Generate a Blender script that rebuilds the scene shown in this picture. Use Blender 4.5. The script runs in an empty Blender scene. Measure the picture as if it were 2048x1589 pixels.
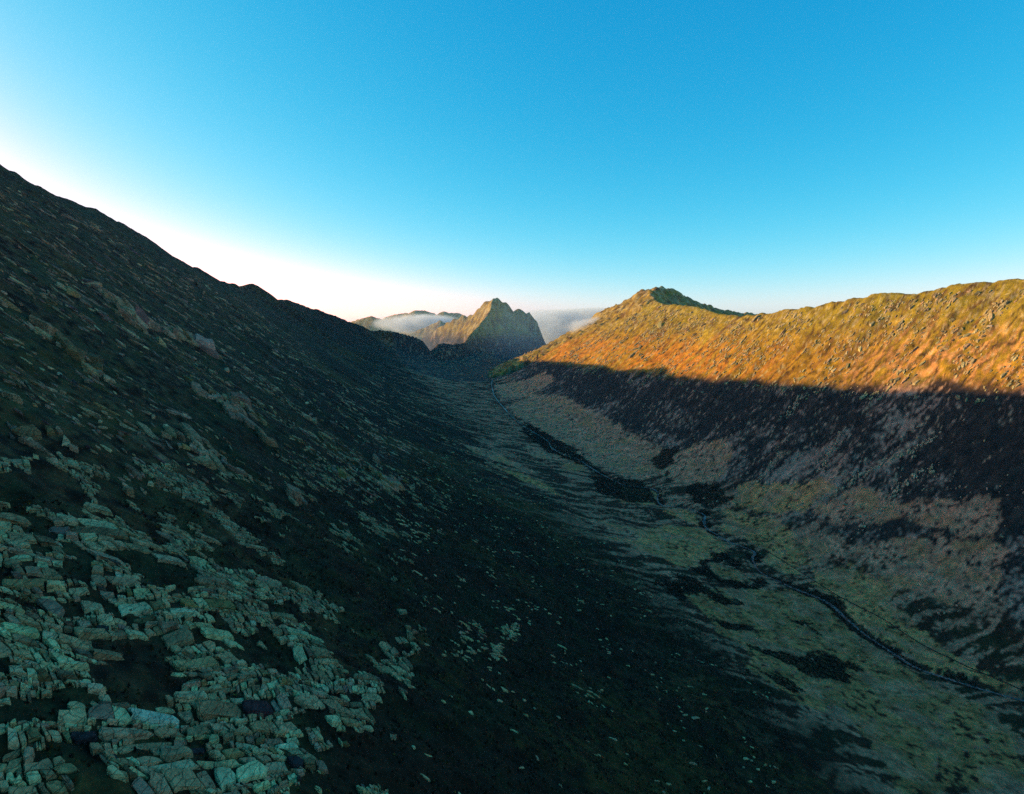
import bpy, math, random
import numpy as np
from mathutils import Vector

rng = np.random.default_rng(7)
random.seed(7)
R = math.radians
scene = bpy.context.scene
COL = scene.collection

# ------------------------------------------------------------------ camera
FPX = 1150.0                      # focal length in photo pixels (photo 2048 x 1589)
CX, CY, HORIZON = 1024.0, 794.5, 650.0
PITCH = math.atan((CY - HORIZON) / FPX)
cam_d = bpy.data.cameras.new('camera')
cam_d.sensor_width = 36.0
cam_d.lens = 36.0 * FPX / 2048.0
cam_d.clip_start, cam_d.clip_end = 0.5, 80000.0
cam = bpy.data.objects.new('camera', cam_d)
COL.objects.link(cam)
cam.location = (0, 0, 0)
cam.rotation_euler = (math.pi / 2 - PITCH, 0, 0)
scene.camera = cam

# ------------------------------------------------------------------ world, sun, exposure
SUN_EL, SUN_AZ = 10.8, 76.0       # degrees; azimuth counted to the left of the view direction
world = bpy.data.worlds.new('World')
scene.world = world
world.use_nodes = True
world.cycles.sampling_method = 'MANUAL'
world.cycles.sample_map_resolution = 2048
wn, wl = world.node_tree.nodes, world.node_tree.links
wn.clear()
sky = wn.new('ShaderNodeTexSky')
sky.sky_type = 'NISHITA'
sky.sun_disc = False
sky.sun_elevation = R(SUN_EL)
sky.sun_rotation = R(-SUN_AZ)
sky.altitude = 300
sky.air_density, sky.dust_density, sky.ozone_density = 0.6, 0.8, 1.0
# the photograph's colour grade of the clear sky: one curve per channel, the same in every direction
SKY_STRENGTH, EXPOSURE = 0.15, 0.5
sep, comb = wn.new('ShaderNodeSeparateColor'), wn.new('ShaderNodeCombineColor')
wl.new(sky.outputs[0], sep.inputs[0])
for ch, power, gain in ((0, 2.8, 3.4), (1, 0.80, 1.20), (2, 0.48, 1.12)):
    m1, m2, m3 = (wn.new('ShaderNodeMath') for _ in range(3))
    m1.operation, m2.operation, m3.operation = 'MULTIPLY', 'POWER', 'MULTIPLY'
    m1.inputs[1].default_value = 0.2
    m2.inputs[1].default_value = power
    m3.inputs[1].default_value = gain / (SKY_STRENGTH * 2 ** EXPOSURE)
    wl.new(sep.outputs[ch], m1.inputs[0]); wl.new(m1.outputs[0], m2.inputs[0])
    m4 = wn.new('ShaderNodeMath')                       # the glow round the sun burns out to white
    m4.operation = 'MINIMUM'
    m4.inputs[1].default_value = 2.8 / (SKY_STRENGTH * 2 ** EXPOSURE)
    wl.new(m2.outputs[0], m3.inputs[0]); wl.new(m3.outputs[0], m4.inputs[0]); wl.new(m4.outputs[0], comb.inputs[ch])
bg = wn.new('ShaderNodeBackground')
bg.inputs['Strength'].default_value = SKY_STRENGTH
wo = wn.new('ShaderNodeOutputWorld')
wl.new(comb.outputs[0], bg.inputs['Color'])
wl.new(bg.outputs[0], wo.inputs['Surface'])

sun_d = bpy.data.lights.new('sun', 'SUN')
sun_d.energy = 5.0
sun_d.angle = R(0.5)
sun_d.color = (1.0, 0.73, 0.36)
sun = bpy.data.objects.new('sun', sun_d)
COL.objects.link(sun)
SUN_DIR = Vector((-math.sin(R(SUN_AZ)) * math.cos(R(SUN_EL)), math.cos(R(SUN_AZ)) * math.cos(R(SUN_EL)), math.sin(R(SUN_EL))))
sun.rotation_euler = SUN_DIR.to_track_quat('Z', 'Y').to_euler()
sun.location = (-500, 200, 900)

scene.view_settings.view_transform = 'Standard'
scene.view_settings.look = 'None'
scene.view_settings.gamma = 1.0
scene.view_settings.use_curve_mapping = False
scene.view_settings.exposure = EXPOSURE
cy = scene.cycles
cy.max_bounces, cy.diffuse_bounces, cy.glossy_bounces = 4, 2, 1
cy.volume_bounces, cy.transmission_bounces, cy.transparent_max_bounces = 1, 1, 8
cy.use_denoising = False
try:
    cy.denoising_prefilter = 'ACCURATE'
except Exception:
    pass

# ------------------------------------------------------------------ photo pixel -> ray
CT, ST = math.cos(PITCH), math.sin(PITCH)
def ray(px, py):
    u = (np.asarray(px, float) - CX) / FPX
    v = (CY - np.asarray(py, float)) / FPX
    d = np.stack([u, CT + v * ST, -ST + v * CT], -1)
    return d
def at(px, py, Y):
    d = ray(px, py)
    return d * (np.asarray(Y, float) / d[..., 1])[..., None]

# ------------------------------------------------------------------ noise
def _hash(ix, iy, seed):
    h = (ix.astype(np.int64) * 374761393 + iy.astype(np.int64) * 668265263 + seed * 1442695041) & 0xFFFFFFFF
    h = ((h ^ (h >> 13)) * 1274126177) & 0xFFFFFFFF
    return (h ^ (h >> 16)) & 0x3FF
_GC = np.cos(np.arange(1024) * (2 * math.pi / 1024)).astype(np.float32)
_GS = np.sin(np.arange(1024) * (2 * math.pi / 1024)).astype(np.float32)
def perlin(x, y, seed=0):
    x0, y0 = np.floor(x), np.floor(y)
    fx, fy = x - x0, y - y0
    ix, iy = x0.astype(np.int64), y0.astype(np.int64)
    u, v = fx * fx * fx * (fx * (fx * 6 - 15) + 10), fy * fy * fy * (fy * (fy * 6 - 15) + 10)
    def g(dx, dy):
        a = _hash(ix + dx, iy + dy, seed)
        return _GC[a] * (fx - dx) + _GS[a] * (fy - dy)
    a, b, c, d = g(0, 0), g(1, 0), g(0, 1), g(1, 1)
    return ((a + u * (b - a)) * (1 - v) + (c + u * (d - c)) * v) * 1.5
def fbm(x, y, octaves=4, seed=0, gain=0.5):
    s, a, f = 0.0, 1.0, 1.0
    for o in range(octaves):
        s = s + a * perlin(x * f, y * f, seed + o * 17)
        a *= gain
        f *= 2.03
    return s
def ridged(x, y, octaves=3, seed=0):
    s, a, f = 0.0, 1.0, 1.0
    for o in range(octaves):
        s = s + a * (1 - np.abs(perlin(x * f, y * f, seed + o * 13)) * 2)
        a *= 0.5
        f *= 2.1
    return s
def sstep(a, b, x):
    t = np.clip((x - a) / (b - a), 0, 1)
    return t * t * (3 - 2 * t)

# ------------------------------------------------------------------ the shape of the glen
NX, NY = 0.95, 0.3122
AXIS = 438.0
def ds(x, y):                      # distance left of the burn's line, distance up the glen
    return AXIS - (NX * x + NY * y), -NY * x + NX * y
def crest_table(pts, lo, hi):
    P = np.array([at(p[0], p[1], p[2]) for p in pts])
    d, s = ds(P[:, 0], P[:, 1])
    t = np.vstack([np.array(lo), np.stack([s, np.abs(d), P[:, 2]], 1), np.array(hi)])
    t = t[np.argsort(t[:, 0])]
    S = np.arange(-1500, 5200, 10.0)
    return S, np.interp(S, t[:, 0], t[:, 1]), np.interp(S, t[:, 0], t[:, 2])
LEFT = crest_table([(175, 416, 820), (233, 444, 900), (301, 488, 1030), (362, 526, 1150), (386, 538, 1200), (400, 538, 1240), (436, 560, 1300),
                    (447, 558, 1330), (480, 574, 1380), (494, 572, 1420), (512, 577, 1460), (526, 589, 1500), (559, 601, 1570), (579, 602, 1620),
                    (608, 611, 1680), (649, 624, 1770), (687, 639, 1850), (717, 650, 1920), (743, 661, 1990), (786, 662, 2060), (823, 671, 2120), (842, 678, 2150)],
                   [(-1500, 800, 190), (300, 800, 200), (700, 790, 185)], [(2190, 60, -78), (2300, 60, -84), (2700, 60, -140), (5200, 60, -300)])
RIGHT = crest_table([(2048, 556, 800), (1873, 576, 885), (1842, 582, 900), (1822, 587, 910), (1789, 584, 925), (1729, 593, 960), (1698, 598, 980), (1665, 604, 1000),
                     (1611, 617, 1045), (1592, 617, 1060), (1570, 621, 1085), (1539, 629, 1120), (1504, 629, 1160), (1485, 634, 1190), (1460, 631, 1240), (1409, 620, 1360),
                     (1368, 611, 1440), (1319, 607, 1540), (1306, 599, 1600), (1270, 618, 1670), (1240, 635, 1710), (1180, 660, 1745), (1136, 679, 1790)],
                    [(-1500, 520, 110), (200, 500, 85)], [(1680, 225, -140), (1720, 210, -165), (2000, 250, -168), (2300, 280, -150), (2700, 300, -160), (5200, 260, -300)])
def smooth_tab(T, w):
    S, a, b = T
    k = np.exp(-0.5 * (np.arange(-30, 31) * 10 / w) ** 2)
    k /= k.sum()
    f = lambda q: np.convolve(np.pad(q, 30, mode='edge'), k, 'valid')
    return S, f(a), f(b)
LEFT, RIGHT = smooth_tab(LEFT, 7.0), smooth_tab(RIGHT, 12.0)
_s = LEFT[0]
LEFT = (_s, LEFT[1], LEFT[2] + 4.2 * fbm(_s / 48, _s * 0 + .5, 3, 77) * sstep(300, 900, _s) * (1 - sstep(1900, 2150, _s)) + 11.0 * sstep(1556, 1564, _s) * (1 - sstep(1590, 1680, _s)) - 5.0 * sstep(1395, 1420, _s) * (1 - sstep(1486, 1494, _s)) + 6.0 * np.exp(-((_s - 1372) / 14) ** 2))
def PL(d):
    return np.interp(d, [0, 50, 100, 200, 300, 370, 481, 600, 700, 1100], [-260, -257, -250, -224, -187, -150, -73, 15, 90, 380])
def PR(e):
    return np.interp(e, [0, 40, 70, 120, 200, 300, 400, 480, 900], [-260, -257, -249, -226, -170, -95, -15, 50, 360])
def _smooth_prof(f, w):
    D = np.arange(-400, 2000, 4.0)
    z = f(np.abs(D))
    k = np.exp(-0.5 * (np.arange(-30, 31) * 4 / w) ** 2)
    k /= k.sum()
    z2 = np.convolve(np.pad(z, 30, mode='edge'), k, 'valid')
    return lambda d: np.interp(d, D, z2)
PLs, PRs = _smooth_prof(PL, 26), _smooth_prof(PR, 20)
def rise(s):
    return np.interp(s, [-1500, 312, 900, 1454, 1647, 1800, 2000, 2200, 2500, 2800, 3600, 5200], [-60, 0, 38, 75, 92, 102, 114, 126, 146, 130, 0, -60])
def side(d, s, T, prof, drop):
    dc, zc = np.interp(s, T[0], T[1]), np.interp(s, T[0], T[2])
    base = prof(np.minimum(d, dc)) + rise(s)
    end = prof(dc) + rise(s)
    t = np.clip(d / dc, 0, 1)
    z = base + (zc - end) * t * t
    over = np.maximum(d - dc, 0)
    return z - drop * over * over / (over + 25.0)

def ridge_z(x, y, pts, k, L):
    P = pts
    out = np.full(np.shape(x), -1e4)
    for a, b in zip(P[:-1], P[1:]):
        ab = b[:2] - a[:2]
        t = np.clip(((x - a[0]) * ab[0] + (y - a[1]) * ab[1]) / (ab @ ab), 0, 1)
        dist = np.hypot(x - a[0] - t * ab[0], y - a[1] - t * ab[1])
        dist = np.sqrt(dist * dist + 49.0) - 7.0
        out = np.maximum(out, a[2] + t * (b[2] - a[2]) - k * dist / (1 + dist / L))
    return out
PYRAMID = [([(995, 595, 3000), (985, 599, 2960), (981, 623, 2850), (957, 654, 2660), (936, 675, 2480), (930, 688, 2370), (905, 689, 2290), (876, 688, 2215)], 1.65, 480),
           ([(995, 595, 3000), (985, 598, 3010), (981, 603, 3015), (971, 604, 3020), (961, 615, 3035), (946, 628, 3060), (926, 632, 3090), (905, 640, 3120), (887, 650, 3150), (844, 677, 3210), (800, 700, 3260)], 1.5, 480),
           ([(995, 595, 3000), (1004, 599, 3010), (1014, 607, 3020), (1022, 615, 3030), (1030, 618, 3040), (1051, 619, 3060), (1058, 621, 3065), (1066, 628, 3060), (1071, 640, 3050), (1073, 655, 3040)], 3.2, 260)]
SUMMIT = [([(1306, 599, 1610), (1303, 586, 1780), (1315, 575, 1900)], 0.75, 1500),
          ([(1315, 575, 1900), (1302, 577, 1930), (1293, 582, 1950), (1286, 582, 1970), (1274, 590, 1990), (1265, 597, 2010), (1245, 608, 2060), (1224, 615, 2120), (1204, 624, 2180), (1188, 636, 2230), (1172, 660, 2270)], 0.75, 1200),
          ([(1315, 575, 1900), (1335, 578, 1960), (1347, 582, 2000), (1368, 594, 2080), (1388, 603, 2160), (1409, 611, 2240), (1430, 616, 2320), (1460, 625, 2450), (1490, 628, 2600), (1540, 630, 2800)], 0.75, 1200)]
NEAR_HILLOCK = [([(880, 640, 3900), (850, 655, 3900), (825, 668, 3850), (810, 690, 3800)], 0.6, 1000)]
FAR_A = [([(660, 668, 7000), (705, 643, 6800), (729, 636, 6700), (737, 631, 6700), (751, 634, 6650), (770, 640, 6600), (800, 655, 6500)], 0.6, 2500)]
FAR_B = [([(760, 650, 7400), (778, 632, 7400), (797, 626, 7400), (821, 626, 7350), (834, 619, 7300), (846, 620, 7300), (864, 626, 7300), (890, 640, 7300)], 0.6, 2500)]
FAR_C = [([(860, 640, 6400), (880, 628, 6350), (887, 623, 6300), (899, 627, 6300), (907, 626, 6300), (916, 626, 6300), (924, 631, 6300), (950, 650, 6300)], 0.6, 2500)]
FAR_D = [([(1000, 650, 6200), (1060, 642, 6000), (1120, 640, 5900), (1180, 634, 5900), (1260, 638, 6000), (1400, 640, 6000)], 0.5, 2500)]
RANGES = [PYRAMID, SUMMIT, NEAR_HILLOCK, FAR_A, FAR_B, FAR_C, FAR_D]
RANGES = [[(np.array([at(*p) for p in pts]), k, L) for pts, k, L in rg] for rg in RANGES]
def range_z(x, y, rg):
    out = np.full(np.shape(x), -1e4)
    for pts, k, L in rg:
        out = np.maximum(out, ridge_z(x, y, pts, k, L))
    return out

def glen_z(x, y):
    d, s = ds(x, y)
    zl = side(d, s, LEFT, PLs, 0.55)
    zr = side(-d, s, RIGHT, PRs, 0.5)
    return np.where(d > 0, zl, zr)
FLOOR = -420.0
def base_height(x, y, want_id=False):
    x, y = np.asarray(x, float), np.asarray(y, float)
    d, s = ds(x, y)
    z = np.maximum(glen_z(x, y), FLOOR)
    rid = np.where(s > 1640, 3, np.where(d > 0, 1, 2))
    rid = np.where((rid == 3) & (d < -130) & (s < 1760), 2, np.where((rid == 3) & (d > 200) & (s < 2100), 1, rid))
    rid = np.where((np.abs(s) < 1640) & (d < 175) & (d > -85), 0, rid)
    far = y > 900
    for i, rg in enumerate(RANGES):
        zi = np.full(z.shape, -1e4)
        if far.any():
            zi[far] = range_z(x[far], y[far], rg)
        else:
            break
        if i == 1:                                  # the rear summit only stands behind the near crest
            dc = np.interp(s, RIGHT[0], RIGHT[1])
            zi = np.where((-d > dc - 40) | (s > 1700), zi, -1e4)
        k = 10.0
        h = np.clip(0.5 + 0.5 * (zi - z) / k, 0, 1)
        rid = np.where(zi > z, 4 + i, rid)
        z = z * (1 - h) + zi * h + k * h * (1 - h)
    # broad relief: gullies down the fall line, hummocks, crags under the crests
    dist = np.hypot(x, y)
    glen = (rid <= 3)
    ad = np.abs(d)
    up = sstep(60, 220, ad)
    wob = perlin(x / 140, y / 140, 3) * 30
    gul = ridged((s + wob) / 46.0, d / 330.0, 3, 11)
    z = z - np.where(glen, up * (gul - 0.9) * np.where(d < 0, 3.4, 1.7), 0)
    z = z + np.where(glen, (0.35 + up) * fbm(x / 75, y / 75, 3, 23) * 2.0, 0)
    craggy = np.where(rid >= 4, np.where(rid == 5, 1.9, 1.0), 0.0)
    sc = np.where(rid >= 6, 2.2, 1.0)
    z = z + craggy * ((ridged(x / (90 * sc), y / (90 * sc), 4, 41) - 0.75) * 3.6 * sc + (ridged(x / 34, y / 34, 3, 45) - .9) * 2.4)
    return (z, rid) if want_id else z

def raycast(px, py, hf=None, tmax=4200.0):
    hf = hf or base_height
    d = ray(px, py)
    d = d / np.linalg.norm(d, axis=-1, keepdims=True)
    n = len(d)
    lo, hi, done = np.full(n, 30.0), np.full(n, tmax), np.zeros(n, bool)
    t = 30.0
    while t < tmax:
        t2 = t * 1.02 + 1
        p = d * t2
        hit = (~done) & (p[:, 2] < hf(p[:, 0], p[:, 1]))
        lo[hit], hi[hit] = t, t2
        done |= hit
        t = t2
        if done.all():
            break
    for _ in range(12):
        m = (lo + hi) / 2
        p = d * m[:, None]
        below = p[:, 2] < hf(p[:, 0], p[:, 1])
        hi = np.where(below, m, hi)
        lo = np.where(below, lo, m)
    return d * hi[:, None]
def world_line(pix):
    pix = np.array(pix, float)
    return raycast(pix[:, 0], pix[:, 1])[:, :2]
def world_lines(lines):
    w = world_line([p for q in lines for p in q])
    cut = np.cumsum([len(q) for q in lines])[:-1]
    return np.split(w, cut)

def resample(P, step):
    seg = np.hypot(*(P[1:] - P[:-1]).T)
    L = np.concatenate([[0], np.cumsum(seg)])
    q = np.arange(0, L[-1], step)
    out = np.stack([np.interp(q, L, P[:, 0]), np.interp(q, L, P[:, 1])], 1)
    k = np.array([1, 2, 3, 2, 1.0]) / 9
    for c in range(2):
        out[2:-2, c] = np.convolve(out[:, c], k, 'valid')
    return out
RIVER_PX = [(984, 742), (985, 755), (983, 770), (988, 790), (1000, 806), (1020, 828), (1045, 850), (1075, 868), (1098, 882), (1101, 893), (1115, 902), (1140, 912), (1160, 918),
            (1175, 930), (1200, 945), (1225, 958), (1250, 970), (1285, 972), (1310, 976), (1318, 985), (1313, 997), (1322, 1010), (1350, 1011), (1380, 1016), (1412, 1027),
            (1407, 1042), (1412, 1055), (1432, 1066), (1450, 1078), (1475, 1088), (1500, 1096), (1515, 1102), (1503, 1112), (1510, 1130), (1520, 1143), (1545, 1155), (1575, 1168),
            (1600, 1180), (1640, 1193), (1672, 1212), (1682, 1226), (1700, 1240), (1720, 1258), (1750, 1280), (1780, 1298), (1810, 1320), (1840, 1337), (1873, 1346), (1930, 1365), (2080, 1405), (2300, 1480)]
PATH_PX = [(1525, 1098), (1560, 1118), (1598, 1143), (1625, 1160), (1680, 1195), (1740, 1225), (1770, 1240), (1800, 1262), (1840, 1288), (1873, 1305), (1960, 1345), (2090, 1400)]
RIVER, PATH = (resample(q, 5.0) for q in world_lines([RIVER_PX, PATH_PX]))
def line_dist(x, y, L, reach=45.0):
    out = np.full(np.shape(x), 1e3)
    ld, ls = ds(L[:, 0], L[:, 1])
    o = np.argsort(ls)
    d, s = ds(x, y)
    m = (np.abs(d - np.interp(s, ls[o], ld[o])) < reach) & (s > ls.min() - reach) & (s < ls.max() + reach)
    xs, ys = x[m], y[m]
    best = np.full(xs.shape, 1e6)
    for a in L:
        best = np.minimum(best, (xs - a[0]) ** 2 + (ys - a[1]) ** 2)
    out[m] = np.sqrt(best)
    return out

def height(x, y, want_id=False):
    z, rid = base_height(x, y, True)
    x, y = np.asarray(x, float), np.asarray(y, float)
    d, s = ds(x, y)
    dist = np.hypot(x, y)
    rd = line_dist(x, y, RIVER)
    z = z - 2.2 * np.exp(-(rd / 7.0) ** 2)
    glen = rid <= 3
    # finer relief: rock steps and tussocks
    up = sstep(120, 300, np.abs(d))
    rock = np.where(glen, up, 1.0)
    z = z + (0.15 + rock) * fbm(x / 19, y / 19, 3, 61) * np.where(rid >= 4, 2.2, 0.75)
    z = z + (0.3 + rock) * ridged((s + perlin(x / 30, y / 30, 9) * 8) / 9.0, d / 40.0, 2, 71) * np.where(glen, np.where(d > 0, 0.3, 0.16), 0.6)
    z = z + perlin(x / 2.6, y / 2.6, 81) * 0.22 * (dist < 700)
    z = z + np.where(glen, 0.15 + rock, 1.5) * (perlin(x / 7.3, y / 7.3, 83) * 0.55 + np.abs(perlin(x / 4.1, y / 4.1, 85)) * 0.5)
    return (z, rid) if want_id else z

# ------------------------------------------------------------------ mesh and material helpers
def build_mesh(name, verts, faces, colours=None, smooth=False):
    verts = np.ascontiguousarray(verts, np.float32)
    faces = np.ascontiguousarray(faces, np.int32)
    k = faces.shape[1]
    me = bpy.data.meshes.new(name)
    me.vertices.add(len(verts))
    me.vertices.foreach_set('co', verts.ravel())
    me.loops.add(faces.size)
    me.loops.foreach_set('vertex_index', faces.ravel())
    me.polygons.add(len(faces))
    me.polygons.foreach_set('loop_start', np.arange(0, faces.size, k, dtype=np.int32))
    me.polygons.foreach_set('use_smooth', np.full(len(faces), smooth, bool))
    me.update(calc_edges=True)
    if colours is not None:
        a = me.color_attributes.new('ground', 'FLOAT_COLOR', 'POINT')
        c = np.ones((len(verts), 4), np.float32)
        c[:, :3] = colours
        a.data.foreach_set('color', c.ravel())
    return me
def put(name, me, mat, parent=None, kind=None, label=None, category=None, group=None):
    o = bpy.data.objects.new(name, me)
    COL.objects.link(o)
    if mat is not None and not me.materials:
        me.materials.append(mat)
    if parent is not None:
        o.parent = parent
    if kind: o['kind'] = kind
    if label: o['label'] = label
    if category: o['category'] = category
    if group: o['group'] = group
    return o
def new_mat(name):
    m = bpy.data.materials.new(name)
    m.use_nodes = True
    t = m.node_tree
    t.nodes.clear()
    return m, t.nodes, t.links
def N(nodes, kind, **kw):
    n = nodes.new(kind)
    for k, v in kw.items():
        if k in n.inputs:
            n.inputs[k].default_value = v
        else:
            setattr(n, k, v)
    return n
def ground_material(name, fine, coarse, contrast, bump, rough=0.95, cracks=0.0):
    m, n, l = new_mat(name)
    out = n.new('ShaderNodeOutputMaterial')
    b = N(n, 'ShaderNodeBsdfPrincipled', Roughness=rough)
    b.inputs['Specular IOR Level'].default_value = 0.15
    at_ = N(n, 'ShaderNodeAttribute', attribute_name='ground')
    tc = n.new('ShaderNodeNewGeometry')
    n1 = N(n, 'ShaderNodeTexNoise', Scale=fine, Detail=4.0, Roughness=0.65)
    n2 = N(n, 'ShaderNodeTexNoise', Scale=coarse, Detail=3.0, Roughness=0.6)
    for q in (n1, n2):
        l.new(tc.outputs['Position'], q.inputs['Vector'])
    mul = N(n, 'ShaderNodeMath', operation='MULTIPLY')
    l.new(n1.outputs['Fac'], mul.inputs[0]); l.new(n2.outputs['Fac'], mul.inputs[1])
    mr = N(n, 'ShaderNodeMapRange')
    mr.inputs['From Min'].default_value, mr.inputs['From Max'].default_value = 0.12, 0.40
    mr.inputs['To Min'].default_value, mr.inputs['To Max'].default_value = 1 - contrast, 1 + contrast
    l.new(mul.outputs[0], mr.inputs['Value'])
    sc = N(n, 'ShaderNodeVectorMath', operation='SCALE')
    l.new(at_.outputs['Color'], sc.inputs[0]); l.new(mr.outputs[0], sc.inputs['Scale'])
    col_out = sc.outputs[0]
    h = n1.outputs['Fac']
    if cracks > 0:
        v = N(n, 'ShaderNodeTexVoronoi', feature='DISTANCE_TO_EDGE', Scale=cracks)
        mp = N(n, 'ShaderNodeMapping')
        mp.inputs['Scale'].default_value = (1.0, 0.28, 1.2)
        mp.inputs['Rotation'].default_value = (0.2, 0.3, -0.55)
        nz = N(n, 'ShaderNodeTexNoise', Scale=0.7, Detail=3.0)
        add = N(n, 'ShaderNodeVectorMath', operation='ADD')
        l.new(tc.outputs['Position'], nz.inputs['Vector'])
        l.new(tc.outputs['Position'], mp.inputs['Vector'])
        l.new(mp.outputs[0], add.inputs[0]); l.new(nz.outputs['Color'], add.inputs[1])
        l.new(add.outputs[0], v.inputs['Vector'])
        cr = N(n, 'ShaderNodeMapRange')
        cr.inputs['From Min'].default_value, cr.inputs['From Max'].default_value = 0.0, 0.045
        cr.inputs['To Min'].default_value, cr.inputs['To Max'].default_value = 0.4, 1.0
        l.new(v.outputs['Distance'], cr.inputs['Value'])
        s2 = N(n, 'ShaderNodeVectorMath', operation='SCALE')
        l.new(col_out, s2.inputs[0]); l.new(cr.outputs[0], s2.inputs['Scale'])
        col_out = s2.outputs[0]
        hm = N(n, 'ShaderNodeMath', operation='MULTIPLY')
        l.new(n1.outputs['Fac'], hm.inputs[0]); l.new(cr.outputs[0], hm.inputs[1])
        h = hm.outputs[0]
    bp = N(n, 'ShaderNodeBump', Strength=bump, Distance=1.0)
    l.new(h, bp.inputs['Height'])
    l.new(col_out, b.inputs['Base Color'])
    l.new(bp.outputs[0], b.inputs['Normal'])
    l.new(b.outputs[0], out.inputs['Surface'])
    return m
MAT_NEAR = ground_material('moorland', 0.9, 0.08, 0.55, 0.9)
MAT_FAR = ground_material('mountain_ground', 0.12, 0.03, 0.45, 0.9)
MAT_ROCK = ground_material('granite', 1.6, 0.25, 0.5, 0.8, 0.85, cracks=0.55)
MAT_STONE = ground_material('stone', 1.2, 0.2, 0.4, 0.5, 0.9)
MAT_HEATHER = ground_material('heather', 2.0, 0.2, 0.5, 0.2)

# ------------------------------------------------------------------ ground cover colours (base colours, linear)
HEATHER, HGREEN = np.array([.040, .015, .006]), np.array([.028, .019, .006])
TAN, PURPLE, YGREEN = np.array([.70, .265, .08]), np.array([.58, .22, .11]), np.array([.66, .25, .075])
ORANGE, GOLD, BROWN = np.array([.56, .18, .014]), np.array([.42, .20, .012]), np.array([.16, .075, .018])
ROCK, ROCKG, ROCKB = np.array([.42, .29, .12]), np.array([.62, .37, .165]), np.array([.55, .28, .15])
PATCHES = {  # outlines of the cover on the glen floor
    'tan': [
        [(1449, 1014), (1507, 1032), (1566, 1040), (1589, 1073), (1601, 1093), (1619, 1128), (1595, 1143), (1572, 1152), (1537, 1122), (1525, 1093), (1478, 1070), (1437, 1052)],
        [(1630, 1143), (1666, 1128), (1730, 1143), (1771, 1166), (1789, 1202), (1809, 1232), (1821, 1255), (1873, 1293), (2060, 1380), (2060, 1395), (1873, 1340), (1830, 1320), (1771, 1281), (1712, 1243), (1683, 1208), (1654, 1182), (1625, 1164)],
        [(1273, 1061), (1332, 1052), (1396, 1055), (1437, 1076), (1463, 1105), (1408, 1114), (1378, 1134), (1332, 1120), (1273, 1099)],
        [(1340, 1014), (1384, 1020), (1402, 1052), (1361, 1040), (1335, 1025)],
        [(974, 926), (1027, 944), (1086, 964), (1121, 993), (1086, 979), (1027, 952)],
        [(1244, 970), (1317, 982), (1314, 1011), (1232, 1005)],
        [(1214, 1072), (1302, 1087), (1375, 1116), (1375, 1132), (1273, 1099)],
        [(1480, 970), (1600, 960), (1680, 970), (1620, 1020), (1560, 1030), (1500, 1020), (1450, 1000)],
    ],
    'green': [
        [(1367, 1191), (1437, 1176), (1507, 1179), (1581, 1179), (1639, 1202), (1677, 1232), (1712, 1267), (1756, 1302), (1800, 1328), (1850, 1366), (1990, 1420), (2080, 1560), (1800, 1600), (1712, 1430), (1610, 1413), (1525, 1358), (1496, 1311), (1440, 1260), (1390, 1215)],
        [(1135, 923), (1165, 923), (1170, 943), (1121, 941)],
        [(1428, 1128), (1490, 1150), (1510, 1158), (1480, 1165), (1430, 1150)],
    ],
    'purple': [
        [(1620, 1030), (1700, 970), (1760, 985), (1873, 1000), (2000, 1000), (2000, 1080), (1873, 1060), (1800, 1040), (1700, 1050)],
        [(1455, 876), (1463, 909), (1437, 961), (1390, 970), (1332, 953), (1346, 909), (1396, 885)],
        [(913, 885), (980, 900), (1039, 929), (1080, 949), (1027, 935), (951, 908)],
        [(1053, 891), (1150, 917), (1120, 921), (1068, 914)],
        [(1153, 1031), (1244, 1049), (1326, 1072), (1273, 1075), (1185, 1052)],
        [(1010, 810), (1060, 790), (1120, 790), (1200, 830), (1290, 880), (1340, 900), (1320, 950), (1260, 960), (1170, 920), (1080, 862), (1030, 830)],
        [(990, 770), (1090, 742), (1110, 760), (1060, 790), (1005, 800)],
        [(1600, 1080), (1680, 1060), (1690, 1110), (1640, 1125), (1610, 1110)],
        [(1700, 1100), (1780, 1080), (1873, 1070), (2000, 1090), (2000, 1230), (1873, 1200), (1790, 1180)],
    ],
    'heather': [
        [(1478, 1281), (1551, 1302), (1625, 1311), (1666, 1305), (1707, 1325), (1730, 1337), (1704, 1343), (1698, 1361), (1639, 1358), (1589, 1334), (1537, 1311), (1490, 1296)],
        [(1425, 1105), (1449, 1108), (1478, 1128), (1490, 1146), (1472, 1137), (1443, 1120), (1420, 1131), (1425, 1152), (1461, 1161), (1496, 1169), (1513, 1155), (1537, 1166), (1525, 1181), (1478, 1175), (1437, 1164), (1402, 1146), (1384, 1137), (1408, 1120)],
        [(1361, 1152), (1425, 1178), (1490, 1210), (1449, 1207), (1390, 1181), (1355, 1202), (1311, 1161)],
        [(1395, 965), (1440, 968), (1455, 1000), (1420, 1022), (1390, 1005), (1370, 975)],
        [(1140, 905), (1160, 900), (1130, 885), (1105, 880), (1120, 900)],
        [(1640, 1180), (1680, 1195), (1705, 1235), (1690, 1235), (1665, 1210), (1620, 1190)],
        [(1590, 1240), (1640, 1250), (1620, 1262), (1598, 1252)],
        [(1440, 1240), (1500, 1252), (1530, 1270), (1480, 1262), (1430, 1250)],
        [(1200, 950), (1290, 965), (1310, 1000), (1270, 1010), (1200, 985), (1170, 950)],
        [(1350, 895), (1330, 940), (1310, 930), (1320, 900)],
        [(1060, 850), (1110, 875), (1180, 925), (1160, 930), (1100, 905), (1040, 862)],
        [(1530, 1350), (1580, 1362), (1600, 1376), (1560, 1372)],
    ],
}
_all = world_lines([p for v in PATCHES.values() for p in v])
WORLD_PATCHES = {k: [_all.pop(0) for _ in v] for k, v in PATCHES.items()}
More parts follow.
